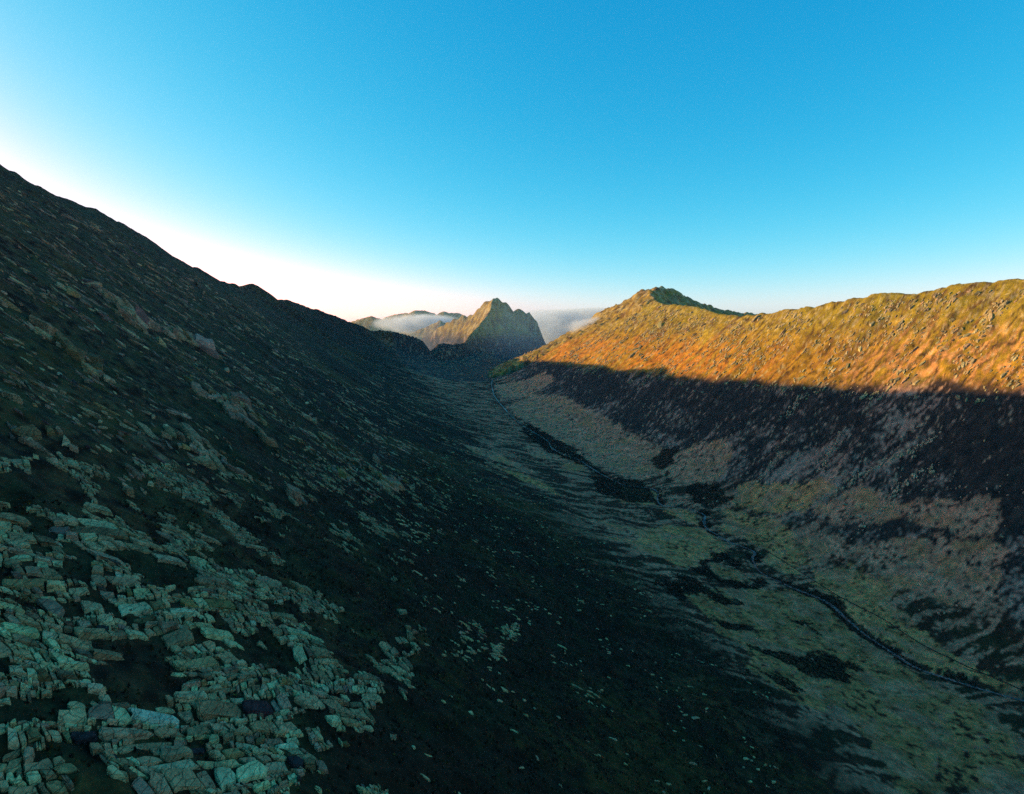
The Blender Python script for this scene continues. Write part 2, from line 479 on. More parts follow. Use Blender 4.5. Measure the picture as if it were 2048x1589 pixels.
def in_poly(x, y, poly):
    c = np.zeros(x.shape, bool)
    j = len(poly) - 1
    for i in range(len(poly)):
        xi, yi, xj, yj = poly[i][0], poly[i][1], poly[j][0], poly[j][1]
        c ^= ((yi > y) != (yj > y)) & (x < (xj - xi) * (y - yi) / (yj - yi + 1e-9) + xi)
        j = i
    return c
def patch_warp(x, y):
    wx = x + perlin(x / 22, y / 22, 101) * 9 + perlin(x / 6, y / 6, 102) * 4.0 + perlin(x / 2.2, y / 2.2, 103) * 1.6
    wy = y + perlin(x / 22, y / 22, 111) * 9 + perlin(x / 6, y / 6, 112) * 4.0 + perlin(x / 2.2, y / 2.2, 113) * 1.6
    return wx, wy
def patch_mask(x, y, kind, warped=None):
    wx, wy = warped or patch_warp(x, y)
    jx, jy = perlin(x / 3.3, y / 3.3, 105) * 5.0, perlin(x / 3.3, y / 3.3, 115) * 5.0
    tot = 0.0
    for k in (-1.0, 0.0, 1.0):
        m = np.zeros(x.shape, bool)
        for p in WORLD_PATCHES[kind]:
            m |= in_poly(wx + k * jx, wy + k * jy, p)
        tot = tot + m / 3.0
    return tot
SLAB_ZONE = world_line([(-60, 940), (90, 920), (175, 915), (330, 930), (480, 950), (640, 950), (760, 930), (860, 940), (905, 990), (880, 1040), (820, 1100), (830, 1145), (765, 1170),
                        (850, 1185), (867, 1250), (830, 1330), (810, 1420), (780, 1610), (-60, 1610)])
def rib_weight(x, y):
    """1 where bedrock shows through the heather of the left slope, fading uphill"""
    wx = x + perlin(x / 70, y / 70, 141) * 45 + perlin(x / 20, y / 20, 143) * 14
    wy = y + perlin(x / 70, y / 70, 145) * 45 + perlin(x / 20, y / 20, 147) * 14
    return np.where(in_poly(wx, wy, RIB_ZONE), 1.0, 0.0)
RIB_ZONE = world_line([(-60, 520), (175, 560), (330, 660), (470, 720), (600, 820), (720, 900), (820, 960), (760, 1000), (480, 1010), (330, 1010), (175, 985), (-60, 1030)])
def lerp(a, b, w):
    return a + (b - a) * np.asarray(w)[..., None]
def heather_weight(x, y, warped=None):
    """0..1: how much of the near ground is deep heather"""
    m = patch_mask(x, y, 'heather', warped)
    rd = line_dist(x, y, RIVER)
    bank = (rd < 5.5 + 8 * perlin(x / 30, y / 30, 131) + 3 * perlin(x / 5, y / 5, 133)) & (perlin(x / 24, y / 24, 135) > -0.1)
    return np.maximum(m, bank)
def ground_colour(x, y, z, rid):
    d, s = ds(x, y)
    c = np.zeros(x.shape + (3,))
    big = fbm(x / 160, y / 160, 3, 201)
    mid = fbm(x / 28, y / 28, 3, 211)
    fine = fbm(x / 5, y / 5, 2, 221)
    streak = fbm((s + perlin(x / 50, y / 50, 5) * 14) / 11, d / np.where(d > 0, 55, 90), 3, 231)
    streak2 = fbm((s + perlin(x / 40, y / 40, 6) * 10) / 6, d / 24, 3, 233)
    speck = perlin(x / 3.1, y / 3.1, 227)
    # --- left hillside and the dark middle ground
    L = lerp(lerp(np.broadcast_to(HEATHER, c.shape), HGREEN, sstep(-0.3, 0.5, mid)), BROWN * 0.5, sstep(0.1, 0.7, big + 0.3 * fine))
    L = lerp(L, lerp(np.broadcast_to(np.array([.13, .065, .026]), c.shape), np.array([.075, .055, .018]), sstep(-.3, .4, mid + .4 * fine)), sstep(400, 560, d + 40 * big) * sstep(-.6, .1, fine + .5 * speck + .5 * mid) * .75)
    ribw = rib_weight(x, y)
    rockm = sstep(0.35, 0.8, 0.55 * streak + 0.6 * fine + 0.5 * mid + 0.4 * big + 0.12 * ribw - 0.04)
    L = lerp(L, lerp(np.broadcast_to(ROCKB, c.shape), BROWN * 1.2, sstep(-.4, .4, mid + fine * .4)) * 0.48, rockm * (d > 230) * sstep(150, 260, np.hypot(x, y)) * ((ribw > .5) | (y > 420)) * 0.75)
    low = (1 - sstep(170, 300, d)) * sstep(0.25, 0.5, streak + 0.25 * fine + 0.2 * big) * (0.25 + 0.75 * sstep(450, 750, y))
    L = lerp(L, lerp(np.broadcast_to(PURPLE, c.shape), ROCKB, 0.35) * 0.8, low * 0.85)
    # --- right hillside
    e = -d
    zc = np.interp(s, RIGHT[0], RIGHT[2])
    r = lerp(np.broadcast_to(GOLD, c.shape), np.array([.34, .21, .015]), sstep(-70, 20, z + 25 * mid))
    r = lerp(lerp(r, BROWN, sstep(0.0, 0.32, .45 * streak + .45 * fine + .3 * mid + .35 * speck + .25 * big)), np.array([.40, .26, .02]), sstep(0.1, 0.6, big + 0.25 * fine - 0.3))
    bel = sstep(-20, -120, z)
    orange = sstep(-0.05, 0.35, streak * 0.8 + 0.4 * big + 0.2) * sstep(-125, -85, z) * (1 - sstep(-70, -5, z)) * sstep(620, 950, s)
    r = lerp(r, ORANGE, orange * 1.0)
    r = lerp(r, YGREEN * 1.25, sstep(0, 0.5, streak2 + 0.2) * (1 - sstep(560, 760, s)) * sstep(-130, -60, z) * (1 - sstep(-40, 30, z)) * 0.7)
    gl = ridged((s + perlin(x / 60, y / 60, 8) * 10) / 17, d / 150, 2, 251)
    r = lerp(r, BROWN * 0.35, sstep(1.16, 1.30, gl + 0.25 * fine) * 0.85)  # gully lines painted darker, standing in for weak relief shading
    rk = sstep(0.35, 0.6, streak2 * 0.6 + fine * 0.4 + speck * 0.5 + sstep(-60, 30, z) * 0.22 - 0.05)
    r = lerp(r, ROCK, rk * 0.7)
    dk_shade = lerp(np.broadcast_to(np.array([.036, .022, .016]), c.shape), np.array([.062, .034, .022]), sstep(-.2, .5, streak2))  # dark heather and grass, with the lower slope's shade put into the colour
    dk_shade = lerp(dk_shade, np.array([.42, .205, .13]), sstep(0.15, 0.6, streak * 0.35 + fine * 0.3 + mid * 0.35 + 0.5 * big + speck * .25 + (1 - sstep(70, 170, e)) * 0.3 - 0.02))
    dk_shade = lerp(dk_shade, ROCKB * .8, sstep(0.5, 0.8, streak2 * .6 + fine * 0.4 + speck * .5 + .3 * big))
    r = lerp(r, dk_shade, sstep(4, -14, z + 8 * mid + np.interp(s, [500, 650, 1000, 1500], [64, 82, 96, 100])))  # upper edge set along the cast-shadow line, so shade is painted in below
    # --- glen floor
    f = lerp(lerp(np.broadcast_to(HEATHER * 1.6, c.shape), HGREEN * 1.6, sstep(-0.2, .4, mid)), PURPLE * 0.9, sstep(0.0, 0.35, streak + 0.4 * fine + 0.1))
    wL = sstep(150, 215, d + 25 * mid)
    wR = sstep(70, 110, e + 15 * mid)
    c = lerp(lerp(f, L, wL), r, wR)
    # --- traced cover
    nr_ = np.nonzero((rid <= 2) & (y > 150) & (y < 1800) & (d < 420) & (d > -420))[0]
    xs, ys = x[nr_], y[nr_]
    wp = patch_warp(xs, ys)
    cs, fs, ms = c[nr_], fine[nr_], mid[nr_]
    for kind, colr in (('purple', PURPLE * 1.15), ('tan', TAN), ('green', YGREEN * 0.8)):
        m = patch_mask(xs, ys, kind, wp)
        w = m * 0.9 * sstep(-0.75, -0.3, fs + 0.6 * ms)
        cc = lerp(np.broadcast_to(colr, cs.shape), PURPLE if kind != 'purple' else TAN * 0.8, sstep(-0.1, 0.6, ms + 0.3 * fs) * 0.7)
        cs = lerp(cs, cc, w)
    c[nr_] = lerp(cs, HEATHER, heather_weight(xs, ys, wp) * 0.85)
    # --- headwall and far mountains
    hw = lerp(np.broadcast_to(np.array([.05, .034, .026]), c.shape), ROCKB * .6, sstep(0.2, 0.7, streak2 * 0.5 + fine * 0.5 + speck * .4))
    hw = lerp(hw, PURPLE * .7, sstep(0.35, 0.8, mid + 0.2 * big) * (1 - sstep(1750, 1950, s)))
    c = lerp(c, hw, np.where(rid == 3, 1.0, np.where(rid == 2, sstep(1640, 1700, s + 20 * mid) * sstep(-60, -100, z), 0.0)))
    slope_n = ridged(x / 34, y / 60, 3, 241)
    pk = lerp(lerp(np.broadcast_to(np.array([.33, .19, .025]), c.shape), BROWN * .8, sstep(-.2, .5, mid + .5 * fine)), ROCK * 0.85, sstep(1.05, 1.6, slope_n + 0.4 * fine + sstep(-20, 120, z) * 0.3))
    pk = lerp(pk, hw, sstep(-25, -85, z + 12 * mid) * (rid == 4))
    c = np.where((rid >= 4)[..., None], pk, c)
    return c * np.clip(1 + 0.25 * fine + 0.35 * speck, .3, 2)[..., None]

# ------------------------------------------------------------------ the ground: one sheet, split into its hills
GA, GR = 860, 800
tanv = np.linspace(-1.12, 1.12, GA)
ang = np.concatenate([np.arctan(tanv), np.linspace(math.atan(1.12), 2 * math.pi + math.atan(-1.12), 60)[1:-1]])
rad = np.concatenate([[2, 10, 20, 30, 40, 50, 58], np.geomspace(64, 2450, GR), np.geomspace(2450, 9000, 150)[1:], [11000, 14000, 19000, 27000, 40000]])
A, RR = np.meshgrid(ang, rad, indexing='ij')
GX, GY = (np.sin(A) * RR).ravel(), (np.cos(A) * RR).ravel()
GZ, GID = height(GX, GY, True)
GZ = np.where(np.hypot(GX, GY) > 9500, FLOOR - 20, GZ)
GID = np.where((GID == 3) & (np.hypot(GX, GY) > 3200) | (GZ <= FLOOR + 1), 99, GID)
GID = np.where((GID <= 3) & (GY < -1200), 99, GID)
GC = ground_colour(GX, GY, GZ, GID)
na, nr = len(ang), len(rad)
ii, jj = np.meshgrid(np.arange(na), np.arange(nr - 1), indexing='ij')
i2 = (ii + 1) % na
F = np.stack([ii * nr + jj, ii * nr + jj + 1, i2 * nr + jj + 1, i2 * nr + jj], -1).reshape(-1, 4)
V = np.stack([GX, GY, GZ], 1)
fid = GID[F[:, 0]]
HILLS = [(0, 'glen_floor', 'boggy glen floor of tan grass and dark heather along the burn'),
         (1, 'left_hillside', 'shaded rocky left hillside falling from the skyline to the glen'),
         (2, 'right_hillside', 'long right hillside, golden in sun above and shaded below'),
         (3, 'headwall', 'dark blue rocky headwall closing the top of the glen'),
         (4, 'pyramid_mountain', 'pointed pyramid mountain with sunlit left flank behind the headwall'),
         (5, 'summit_hill', 'dark craggy summit rising behind the golden right hillside'),
         (6, 'hillock', 'low sunlit green hillock left of the pyramid mountain'),
         (7, 'distant_mountain', 'faint distant mountain at the left end of the mist'),
         (8, 'distant_mountain', 'pale distant mountain with its top above the mist bank'),
         (9, 'distant_mountain', 'small jagged distant mountain just left of the pyramid mountain'),
         (10, 'distant_ridge', 'far level ridge hidden in blue mist between the two peaks'),
         (99, 'ground', 'low ground beyond the hills')]
HILL = {}
for hid, nm, lab in HILLS:
    sel = F[fid == hid]
    if len(sel) == 0:
        continue
    uq, inv = np.unique(sel, return_inverse=True)
    me = build_mesh(nm, V[uq], inv.reshape(sel.shape), GC[uq], smooth=True)
    HILL[hid] = put(nm, me, MAT_NEAR if hid <= 3 else MAT_FAR, kind='structure', label=lab)

# ------------------------------------------------------------------ burn and footpath
def ribbon(L, widths, lift, hf):
    t = np.gradient(L, axis=0)
    t /= np.linalg.norm(t, axis=1, keepdims=True) + 1e-9
    nrm = np.stack([-t[:, 1], t[:, 0]], 1)
    cols = []
    for k in (-1.0, -0.33, 0.33, 1.0):
        p = L + nrm * (widths * k)[:, None]
        cols.append(p)
    P = np.stack(cols, 1)
    z = hf(P[..., 0].ravel(), P[..., 1].ravel()).reshape(P.shape[:2])
    z = z.mean(1, keepdims=True) * 0.5 + z * 0.5 + lift
    Vv = np.concatenate([P, z[..., None]], -1).reshape(-1, 3)
    n = len(L)
    i, j = np.meshgrid(np.arange(n - 1), np.arange(3), indexing='ij')
    Fv = np.stack([i * 4 + j, i * 4 + j + 1, (i + 1) * 4 + j + 1, (i + 1) * 4 + j], -1).reshape(-1, 4)
    return Vv, Fv
mw, n_, l_ = new_mat('burn_water')
o_ = n_.new('ShaderNodeOutputMaterial')
b_ = N(n_, 'ShaderNodeBsdfPrincipled', Roughness=0.22)
b_.inputs['Base Color'].default_value = (.05, .055, .05, 1)
g_ = n_.new('ShaderNodeNewGeometry')
nz_ = N(n_, 'ShaderNodeTexNoise', Scale=0.55, Detail=5.0, Roughness=0.7)
rp_ = n_.new('ShaderNodeValToRGB')
rp_.color_ramp.elements[0].position, rp_.color_ramp.elements[0].color = 0.50, (.03, .03, .025, 1)
rp_.color_ramp.elements[1].position, rp_.color_ramp.elements[1].color = 0.66, (.42, .36, .28, 1)
l_.new(g_.outputs['Position'], nz_.inputs['Vector']); l_.new(nz_.outputs['Fac'], rp_.inputs[0])
l_.new(rp_.outputs[0], b_.inputs['Base Color'])
bp_ = N(n_, 'ShaderNodeBump', Strength=0.5, Distance=0.4)
l_.new(nz_.outputs['Fac'], bp_.inputs['Height']); l_.new(bp_.outputs[0], b_.inputs['Normal'])
l_.new(b_.outputs[0], o_.inputs['Surface'])
rw = 1.2 + 1.1 * np.array([perlin(np.array([k * 0.11]), np.array([0.3]), 7)[0] for k in range(len(RIVER))])
rw = np.maximum(rw, .45)
rw *= np.interp(np.arange(len(RIVER)), [0, 60, len(RIVER)], [0.3, 0.5, 1.0])
rv, rf = ribbon(RIVER, rw, 0.35, height)
put('stream', build_mesh('stream', rv, rf, smooth=True), mw, kind='structure', label='narrow pale burn winding down the glen floor')
pv, pf = ribbon(PATH, np.full(len(PATH), 0.55), 0.25, height)
pc = np.tile(np.array([.03, .026, .02]), (len(pv), 1))
put('footpath', build_mesh('footpath', pv, pf, pc, smooth=True), MAT_STONE, kind='structure', label='thin dark footpath crossing the tan grass beside the burn')

# ------------------------------------------------------------------ rocks
def normals(x, y, e=1.5):
    zx = (base_height(x + e, y) - base_height(x - e, y)) / (2 * e)
    zy = (base_height(x, y + e) - base_height(x, y - e)) / (2 * e)
    return zx, zy
def rock_batch(cx, cy, length, width, tall, angle, n=8, sink=0.6, rough=0.22, tilt=0.12, poly=None, crown_in=0.80):
    """many low rocks at once: a foot ring, a shoulder ring and a crown ring of n corners each"""
    m = len(cx)
    if poly is None:
        th = np.linspace(0, 2 * np.pi, n, endpoint=False)[None] + rng.normal(0, 0.16, (m, n))
        rr = 1 + rng.normal(0, rough, (m, n))
        sq = (np.abs(np.cos(th)) ** 3 + np.abs(np.sin(th)) ** 3) ** (-1 / 3.0)
        px_, py_ = np.cos(th) * rr * sq * length[:, None] / 2, np.sin(th) * rr * sq * width[:, None] / 2
        ca, sa = np.cos(angle)[:, None], np.sin(angle)[:, None]
        X, Y = cx[:, None] + px_ * ca - py_ * sa, cy[:, None] + px_ * sa + py_ * ca
    else:
        X, Y = poly[..., 0], poly[..., 1]
        n = X.shape[1]
    zc = height(cx, cy)
    zx, zy = normals(cx, cy, 2.0)
    tx, ty = zx + rng.normal(0, tilt, m), zy + rng.normal(0, tilt, m)
    def ring(f, h, jit):
        x, y = cx[:, None] + (X - cx[:, None]) * f, cy[:, None] + (Y - cy[:, None]) * f
        z = zc[:, None] + tx[:, None] * (x - cx[:, None]) + ty[:, None] * (y - cy[:, None]) + h[:, None] + rng.normal(0, 1, x.shape) * jit[:, None]
        return np.stack([x, y, z], -1)
    foot = ring(1.04, -sink - 0.0 * tall, 0.05 * tall)
    foot[..., 2] = np.minimum(foot[..., 2], zc[:, None] + zx[:, None] * (foot[..., 0] - cx[:, None]) + zy[:, None] * (foot[..., 1] - cy[:, None]) - 0.35)
    shoulder = ring(1.0, 0.62 * tall, 0.10 * tall)
    crown = ring(crown_in, tall, 0.06 * tall)
    Vb = np.concatenate([foot, shoulder, crown], 1)            # m, 3n, 3
    k = np.arange(n)
    k2 = (k + 1) % n
    quads = np.concatenate([np.stack([k, k2, n + k2, n + k], 1), np.stack([n + k, n + k2, 2 * n + k2, 2 * n + k], 1)])
    tr = np.concatenate([quads[:, [0, 1, 2]], quads[:, [0, 2, 3]], np.stack([np.full(n - 2, 2 * n), 2 * n + np.arange(1, n - 1), 2 * n + np.arange(2, n)], 1)])
    return Vb, tr
def joined(Vb, tr, cols):
    m, k, _ = Vb.shape
    Fv = (tr[None] + (np.arange(m) * k)[:, None, None]).reshape(-1, 3)
    return Vb.reshape(-1, 3), Fv, np.repeat(cols, k, 0)
def rock_tint(m, base, spread=0.16, warm=0.3):
    w = rng.random((m, 1)) < warm
    c = np.where(w, np.array([.48, .27, .13]), base)
    return np.clip(c * (1 + rng.normal(0, spread, (m, 1))) + rng.normal(0, 0.012, (m, 3)), .03, .6)
def project(x, y, z):
    f = y * CT - z * ST
    u = y * ST + z * CT
    return CX + FPX * x / f, CY - FPX * u / f

# bedrock slabs of the near left slope: courses of jointed blocks
ROWA = R(58)
ru, rv2 = np.array([math.cos(ROWA), math.sin(ROWA)]), np.array([-math.sin(ROWA), math.cos(ROWA)])
lo_uv = SLAB_ZONE @ np.stack([ru, rv2], 1)
cells = []
v = lo_uv[:, 1].min()
while v < lo_uv[:, 1].max():
    hgt = rng.choice([.7, 1.05, 1.5, 2.1, 2.9], p=[.22, .3, .25, .15, .08]) * rng.uniform(.85, 1.15)
    u = lo_uv[:, 0].min() - rng.uniform(0, 5)
    lean = rng.uniform(-.35, .5)
    while u < lo_uv[:, 0].max():
        w = hgt * rng.choice([.5, .8, 1.2, 1.8, 2.8], p=[.2, .3, .28, .16, .06]) * rng.uniform(.8, 1.25)
        cells.append((u, v, w, hgt, lean))
        u += w
    v += hgt
cells = np.array(cells)
cu, cv, cw, ch, cl = cells.T
tt = np.array([(0, 0), (.5, 0), (1, 0), (1, .5), (1, 1), (.5, 1), (0, 1), (0, .5)], float)
U = cu[:, None] + tt[None, :, 0] * cw[:, None] + tt[None, :, 1] * (ch * cl)[:, None]
Vv_ = cv[:, None] + tt[None, :, 1] * ch[:, None]
m = len(cells)
gap = np.minimum(0.2, 0.07 * np.minimum(cw, ch) + 0.03)
mu, mv = U.mean(1, keepdims=True), Vv_.mean(1, keepdims=True)
jit = 0.10 * np.minimum(cw, ch)[:, None]
U = mu + (U - mu) * (1 - 2 * gap / cw)[:, None] + rng.normal(0, 1, U.shape) * jit
Vv_ = mv + (Vv_ - mv) * (1 - 2 * gap / ch)[:, None] + rng.normal(0, 1, U.shape) * jit
corner = np.array([1, 0, 1, 0, 1, 0, 1, 0], bool)
U[:, corner] = mu + (U[:, corner] - mu) * rng.uniform(.86, 1.03, (m, 4))
Vv_[:, corner] = mv + (Vv_[:, corner] - mv) * rng.uniform(.86, 1.03, (m, 4))
PX_ = U * ru[0] + Vv_ * rv2[0]
PY_ = U * ru[1] + Vv_ * rv2[1]
wx = perlin(PX_ / 42, PY_ / 42, 301) * 7 + perlin(PX_ / 14, PY_ / 14, 303) * 1.6
wy = perlin(PX_ / 42, PY_ / 42, 305) * 7 + perlin(PX_ / 14, PY_ / 14, 307) * 1.6
POLY = np.stack([PX_ + wx, PY_ + wy], -1)
c0 = POLY.mean(1)
dist0 = np.hypot(c0[:, 0], c0[:, 1])
cover = 0.75 * fbm(c0[:, 0] / 21, c0[:, 1] / 21, 3, 311) + 0.5 * perlin(c0[:, 0] / 6, c0[:, 1] / 6, 313) - 0.55 * sstep(140, 235, dist0)
keep = in_poly(c0[:, 0], c0[:, 1], SLAB_ZONE) & (cover > -0.13 - 0.16 * sstep(-50, -110, c0[:, 0])) & (rng.random(m) > 0.10)
c0, POLY, cw, ch = c0[keep], POLY[keep], cw[keep], ch[keep]
tall = 0.22 + 0.75 * rng.random(len(c0)) ** 2 + 0.14 * np.minimum(cw, ch)
Vb, tr = rock_batch(c0[:, 0], c0[:, 1], cw, ch, tall, None, poly=POLY, tilt=0.09, crown_in=0.90)
gx, gy = project(Vb[..., 0], Vb[..., 1], Vb[..., 2])
area = (gx.max(1) - gx.min(1)) * (gy.max(1) - gy.min(1))
seen = (gx.mean(1) > 20) & (gx.mean(1) < 2020) & (gy.mean(1) < 1560)
order = np.argsort(-area * seen)
tint = rock_tint(len(c0), ROCKG * 1.05, 0.34, warm=.42)
tint = lerp(tint, np.array([.30, .18, .09]), 0.6 * sstep(120, 230, np.hypot(c0[:, 0], c0[:, 1])))
for q in order[:300]:
    base = Vb[q].mean(0)
    me = build_mesh('rock_slab', Vb[q] - base, tr, np.repeat(tint[q:q + 1], Vb.shape[1], 0))
    o = put('rock_slab', me, MAT_ROCK, parent=HILL[1])
    o.location = base
rest = order[300:]
a_, b_2, c_ = joined(Vb[rest], tr, tint[rest])
put('small_rock_slabs', build_mesh('small_rock_slabs', a_, b_2, c_), MAT_ROCK, parent=HILL[1], kind='stuff')
print('slab cells', len(c0))

# ribs of bedrock further up the left slope, drawn out along the fall of the ground
FALL = math.atan2(NY, NX)
def scatter(poly, count):
    lo, hi = poly.min(0), poly.max(0)
    p = rng.uniform(lo, hi, (count, 2))
    return p[in_poly(p[:, 0], p[:, 1], poly)]
def add_rocks(name, p, length, width, tall, angle, base, parent, warm=.3, n=6, mat=None, rough=.22, tilt=.1, spread=.16):
    Vb, tr = rock_batch(p[:, 0], p[:, 1], length, width, tall, angle, n=n, rough=rough, tilt=tilt)
    a, b, c = joined(Vb, tr, rock_tint(len(p), base, spread, warm=warm))
    return put(name, build_mesh(name, a, b, c), mat or MAT_STONE, parent=parent, kind='stuff')
p = scatter(world_line([(-60, 330), (175, 440), (330, 530), (480, 600), (640, 720), (780, 880), (820, 960), (760, 1000), (480, 1010), (175, 985), (-60, 1030)]), 30000)
dd_, ss_ = ds(p[:, 0], p[:, 1])
st = fbm((ss_ + perlin(p[:, 0] / 50, p[:, 1] / 50, 5) * 14) / 14, dd_ / 90, 3, 231)
bg_ = fbm(p[:, 0] / 45, p[:, 1] / 45, 2, 237)
p = p[(st + 0.5 * bg_ > 0.10) & ((rib_weight(p[:, 0], p[:, 1]) > .5) | (rng.random(len(p)) < .3))]
k = len(p)
far = np.clip(np.hypot(p[:, 0], p[:, 1]) / 300, 0.6, 2.2)
add_rocks('rock_ribs', p, rng.gamma(2.0, 1.0, k) * far + 1.0, rng.uniform(.6, 1.6, k) * far, rng.uniform(.25, .8, k), FALL + rng.normal(0.4, .8, k), ROCKB * 0.52, HILL[1], warm=.3, mat=MAT_ROCK, spread=.35)
p = scatter(RIB_ZONE, 7000)
cr_ = fbm(p[:, 0] / 38, p[:, 1] / 38, 3, 381)
p = p[cr_ > 0.42]
k = len(p)
far = np.clip(np.hypot(p[:, 0], p[:, 1]) / 260, 0.6, 2.0)
sz = (rng.gamma(2.0, .7, k) + .9) * far
add_rocks('slope_crags', p, sz * rng.uniform(1, 2.2, k), sz, sz * rng.uniform(.3, .7, k), rng.uniform(0, 3.14, k), ROCKB * 0.75, HILL[1], warm=.4, n=7, rough=.3, tilt=.25, mat=MAT_ROCK, spread=.3)

# scattered stones in the dark heather of the middle ground
ZONE_MID = world_line([(780, 960), (900, 900), (1000, 900), (1250, 1120), (1560, 1400), (1620, 1600), (780, 1610), (840, 1300), (800, 1100)])
p = scatter(ZONE_MID, 5200)
cl_ = fbm(p[:, 0] / 24, p[:, 1] / 24, 2, 331)
dd_, _ = ds(p[:, 0], p[:, 1])
p = p[(cl_ + 0.0016 * (dd_ - 330) > 0.22) | (rng.random(len(p)) < .05)]
k = len(p)
add_rocks('scattered_stones', p, rng.gamma(2.2, .75, k) + .5, rng.uniform(.5, 1.3, k), rng.uniform(.2, .6, k), FALL + rng.normal(.2, .3, k), ROCKG, HILL[1])
for cl_px in ([(905, 1250), (960, 1240), (975, 1290), (950, 1330), (915, 1320), (900, 1280)], [(985, 1290), (1005, 1290), (1000, 1325), (985, 1320)], [(1005, 1245), (1040, 1250), (1035, 1290), (1005, 1280)]):
    zz = world_line(cl_px)
    p = scatter(zz, 90)
    k = len(p)
    add_rocks('outcrop', p, rng.gamma(2.2, .7, k) + .7, rng.uniform(.5, 1.4, k), rng.uniform(.3, .7, k), FALL + rng.normal(.5, .3, k), ROCKG, HILL[1], mat=MAT_ROCK)
ZONE_STREAK = world_line([(760, 740), (900, 760), (1000, 820), (1100, 940), (1000, 960), (880, 930), (820, 960), (700, 880), (640, 780)])
p = scatter(ZONE_STREAK, 9000)
dd_, ss_ = ds(p[:, 0], p[:, 1])
st = fbm((ss_ + perlin(p[:, 0] / 50, p[:, 1] / 50, 5) * 14) / 22, dd_ / 160, 3, 341)
p = p[st > 0.28]
k = len(p)
add_rocks('pale_rock_streaks', p, rng.gamma(2.2, 1.8, k) + 2, rng.uniform(.8, 1.8, k), rng.uniform(.3, .8, k), FALL + rng.normal(.1, .2, k), ROCKB * 0.95, HILL[1], warm=.2)

# boulders strewn over the glen floor and the shaded foot of the right slope
ZONE_FLOOR = world_line([(1000, 830), (1090, 770), (1300, 800), (1500, 820), (1700, 850), (1900, 830), (2080, 900), (2080, 1300), (1873, 1260), (1600, 1080), (1400, 1010), (1100, 900)])
p = scatter(ZONE_FLOOR, 5000)
cl_ = fbm(p[:, 0] / 60, p[:, 1] / 60, 3, 351)
p = p[(cl_ > 0.12) | (rng.random(len(p)) < .12)]
k = len(p)
sz = rng.gamma(2.0, .35, k) + .5
add_rocks('scree', p, sz * 1.4, sz, sz * .6, rng.uniform(0, 3.14, k), ROCKB, HILL[2], warm=.15, n=5)
for ln in ([(1690, 858), (1672, 885), (1655, 910), (1640, 945)], [(1873, 872), (1815, 905), (1760, 930), (1700, 962), (1640, 1000)], [(1560, 905), (1520, 960), (1480, 985)], [(1600, 800), (1585, 818), (1570, 835)], [(1873, 930), (1800, 970), (1760, 1020), (1720, 1060)]):
    q_ = resample(world_line(ln), 2.0)
    p = np.repeat(q_, 3, 0) + rng.normal(0, 2.6, (len(q_) * 3, 2))
    k = len(p)
    sz = rng.gamma(1.8, .4, k) + .5
    add_rocks('scree_run', p, sz * 1.6, sz, sz * .5, FALL + rng.normal(0, .4, k), ROCKB * 1.05, HILL[2], warm=.15, n=5)
ZONE_FLAT = world_line([(1000, 830), (1100, 900), (1400, 1010), (1600, 1150), (1873, 1330), (1873, 1415), (1500, 1415), (1200, 1100), (1000, 950)])
p = scatter(ZONE_FLAT, 1500)
k = len(p)
sz = rng.gamma(1.6, .25, k) + .35
add_rocks('scattered_boulders', p, sz * 1.4, sz, sz * .7, rng.uniform(0, 3.14, k), ROCKB, HILL[0], warm=.15, n=5)

# outcrops on the sunlit right slope
ZONE_LIT = world_line([(1095, 725), (1200, 668), (1310, 612), (1400, 626), (1485, 640), (1600, 625), (1760, 600), (1900, 585), (2080, 570), (2080, 830), (1873, 800), (1600, 800), (1320, 775), (1180, 750)])
p = scatter(ZONE_LIT, 26000)
dd_, ss_ = ds(p[:, 0], p[:, 1])
pz = base_height(p[:, 0], p[:, 1])
st = fbm(ss_ / 30, dd_ / 90, 3, 361) + 0.5 * fbm(p[:, 0] / 90, p[:, 1] / 90, 2, 363) + 0.22 * sstep(-60, 40, pz)
p = p[st > 0.16]
k = len(p)
sz = rng.gamma(1.6, .5, k) + .8
add_rocks('outcrops', p, sz * 2.2, sz, sz * .5, FALL + rng.normal(0, .4, k), ROCK, HILL[2], warm=.2, n=6, spread=.25)
p = scatter(ZONE_LIT, 6000)
pz = base_height(p[:, 0], p[:, 1])
st = fbm(p[:, 0] / 70, p[:, 1] / 70, 3, 371) + 0.30 * sstep(-50, 40, pz)
p = p[st > 0.34]
k = len(p)
sz = rng.gamma(2.0, .6, k) + 1.3
add_rocks('crags', p, sz * 1.8, sz, sz * .6, FALL + rng.normal(0, .5, k), ROCK * .95, HILL[2], warm=.15, n=7, rough=.3, tilt=.2, mat=MAT_ROCK, spread=.2)
print('outcrops', k)
ZONE_HEAD = world_line([(880, 700), (960, 692), (1060, 690), (1090, 735), (1010, 770), (960, 770), (900, 740), (800, 720)])
p = scatter(ZONE_HEAD, 2600)
k = len(p)
sz = rng.gamma(2.0, .7, k) + .9
add_rocks('headwall_rocks', p, sz * 1.7, sz, sz * .5, rng.uniform(0, 3.14, k), ROCKB * 0.7, HILL[3], warm=.1, n=5)

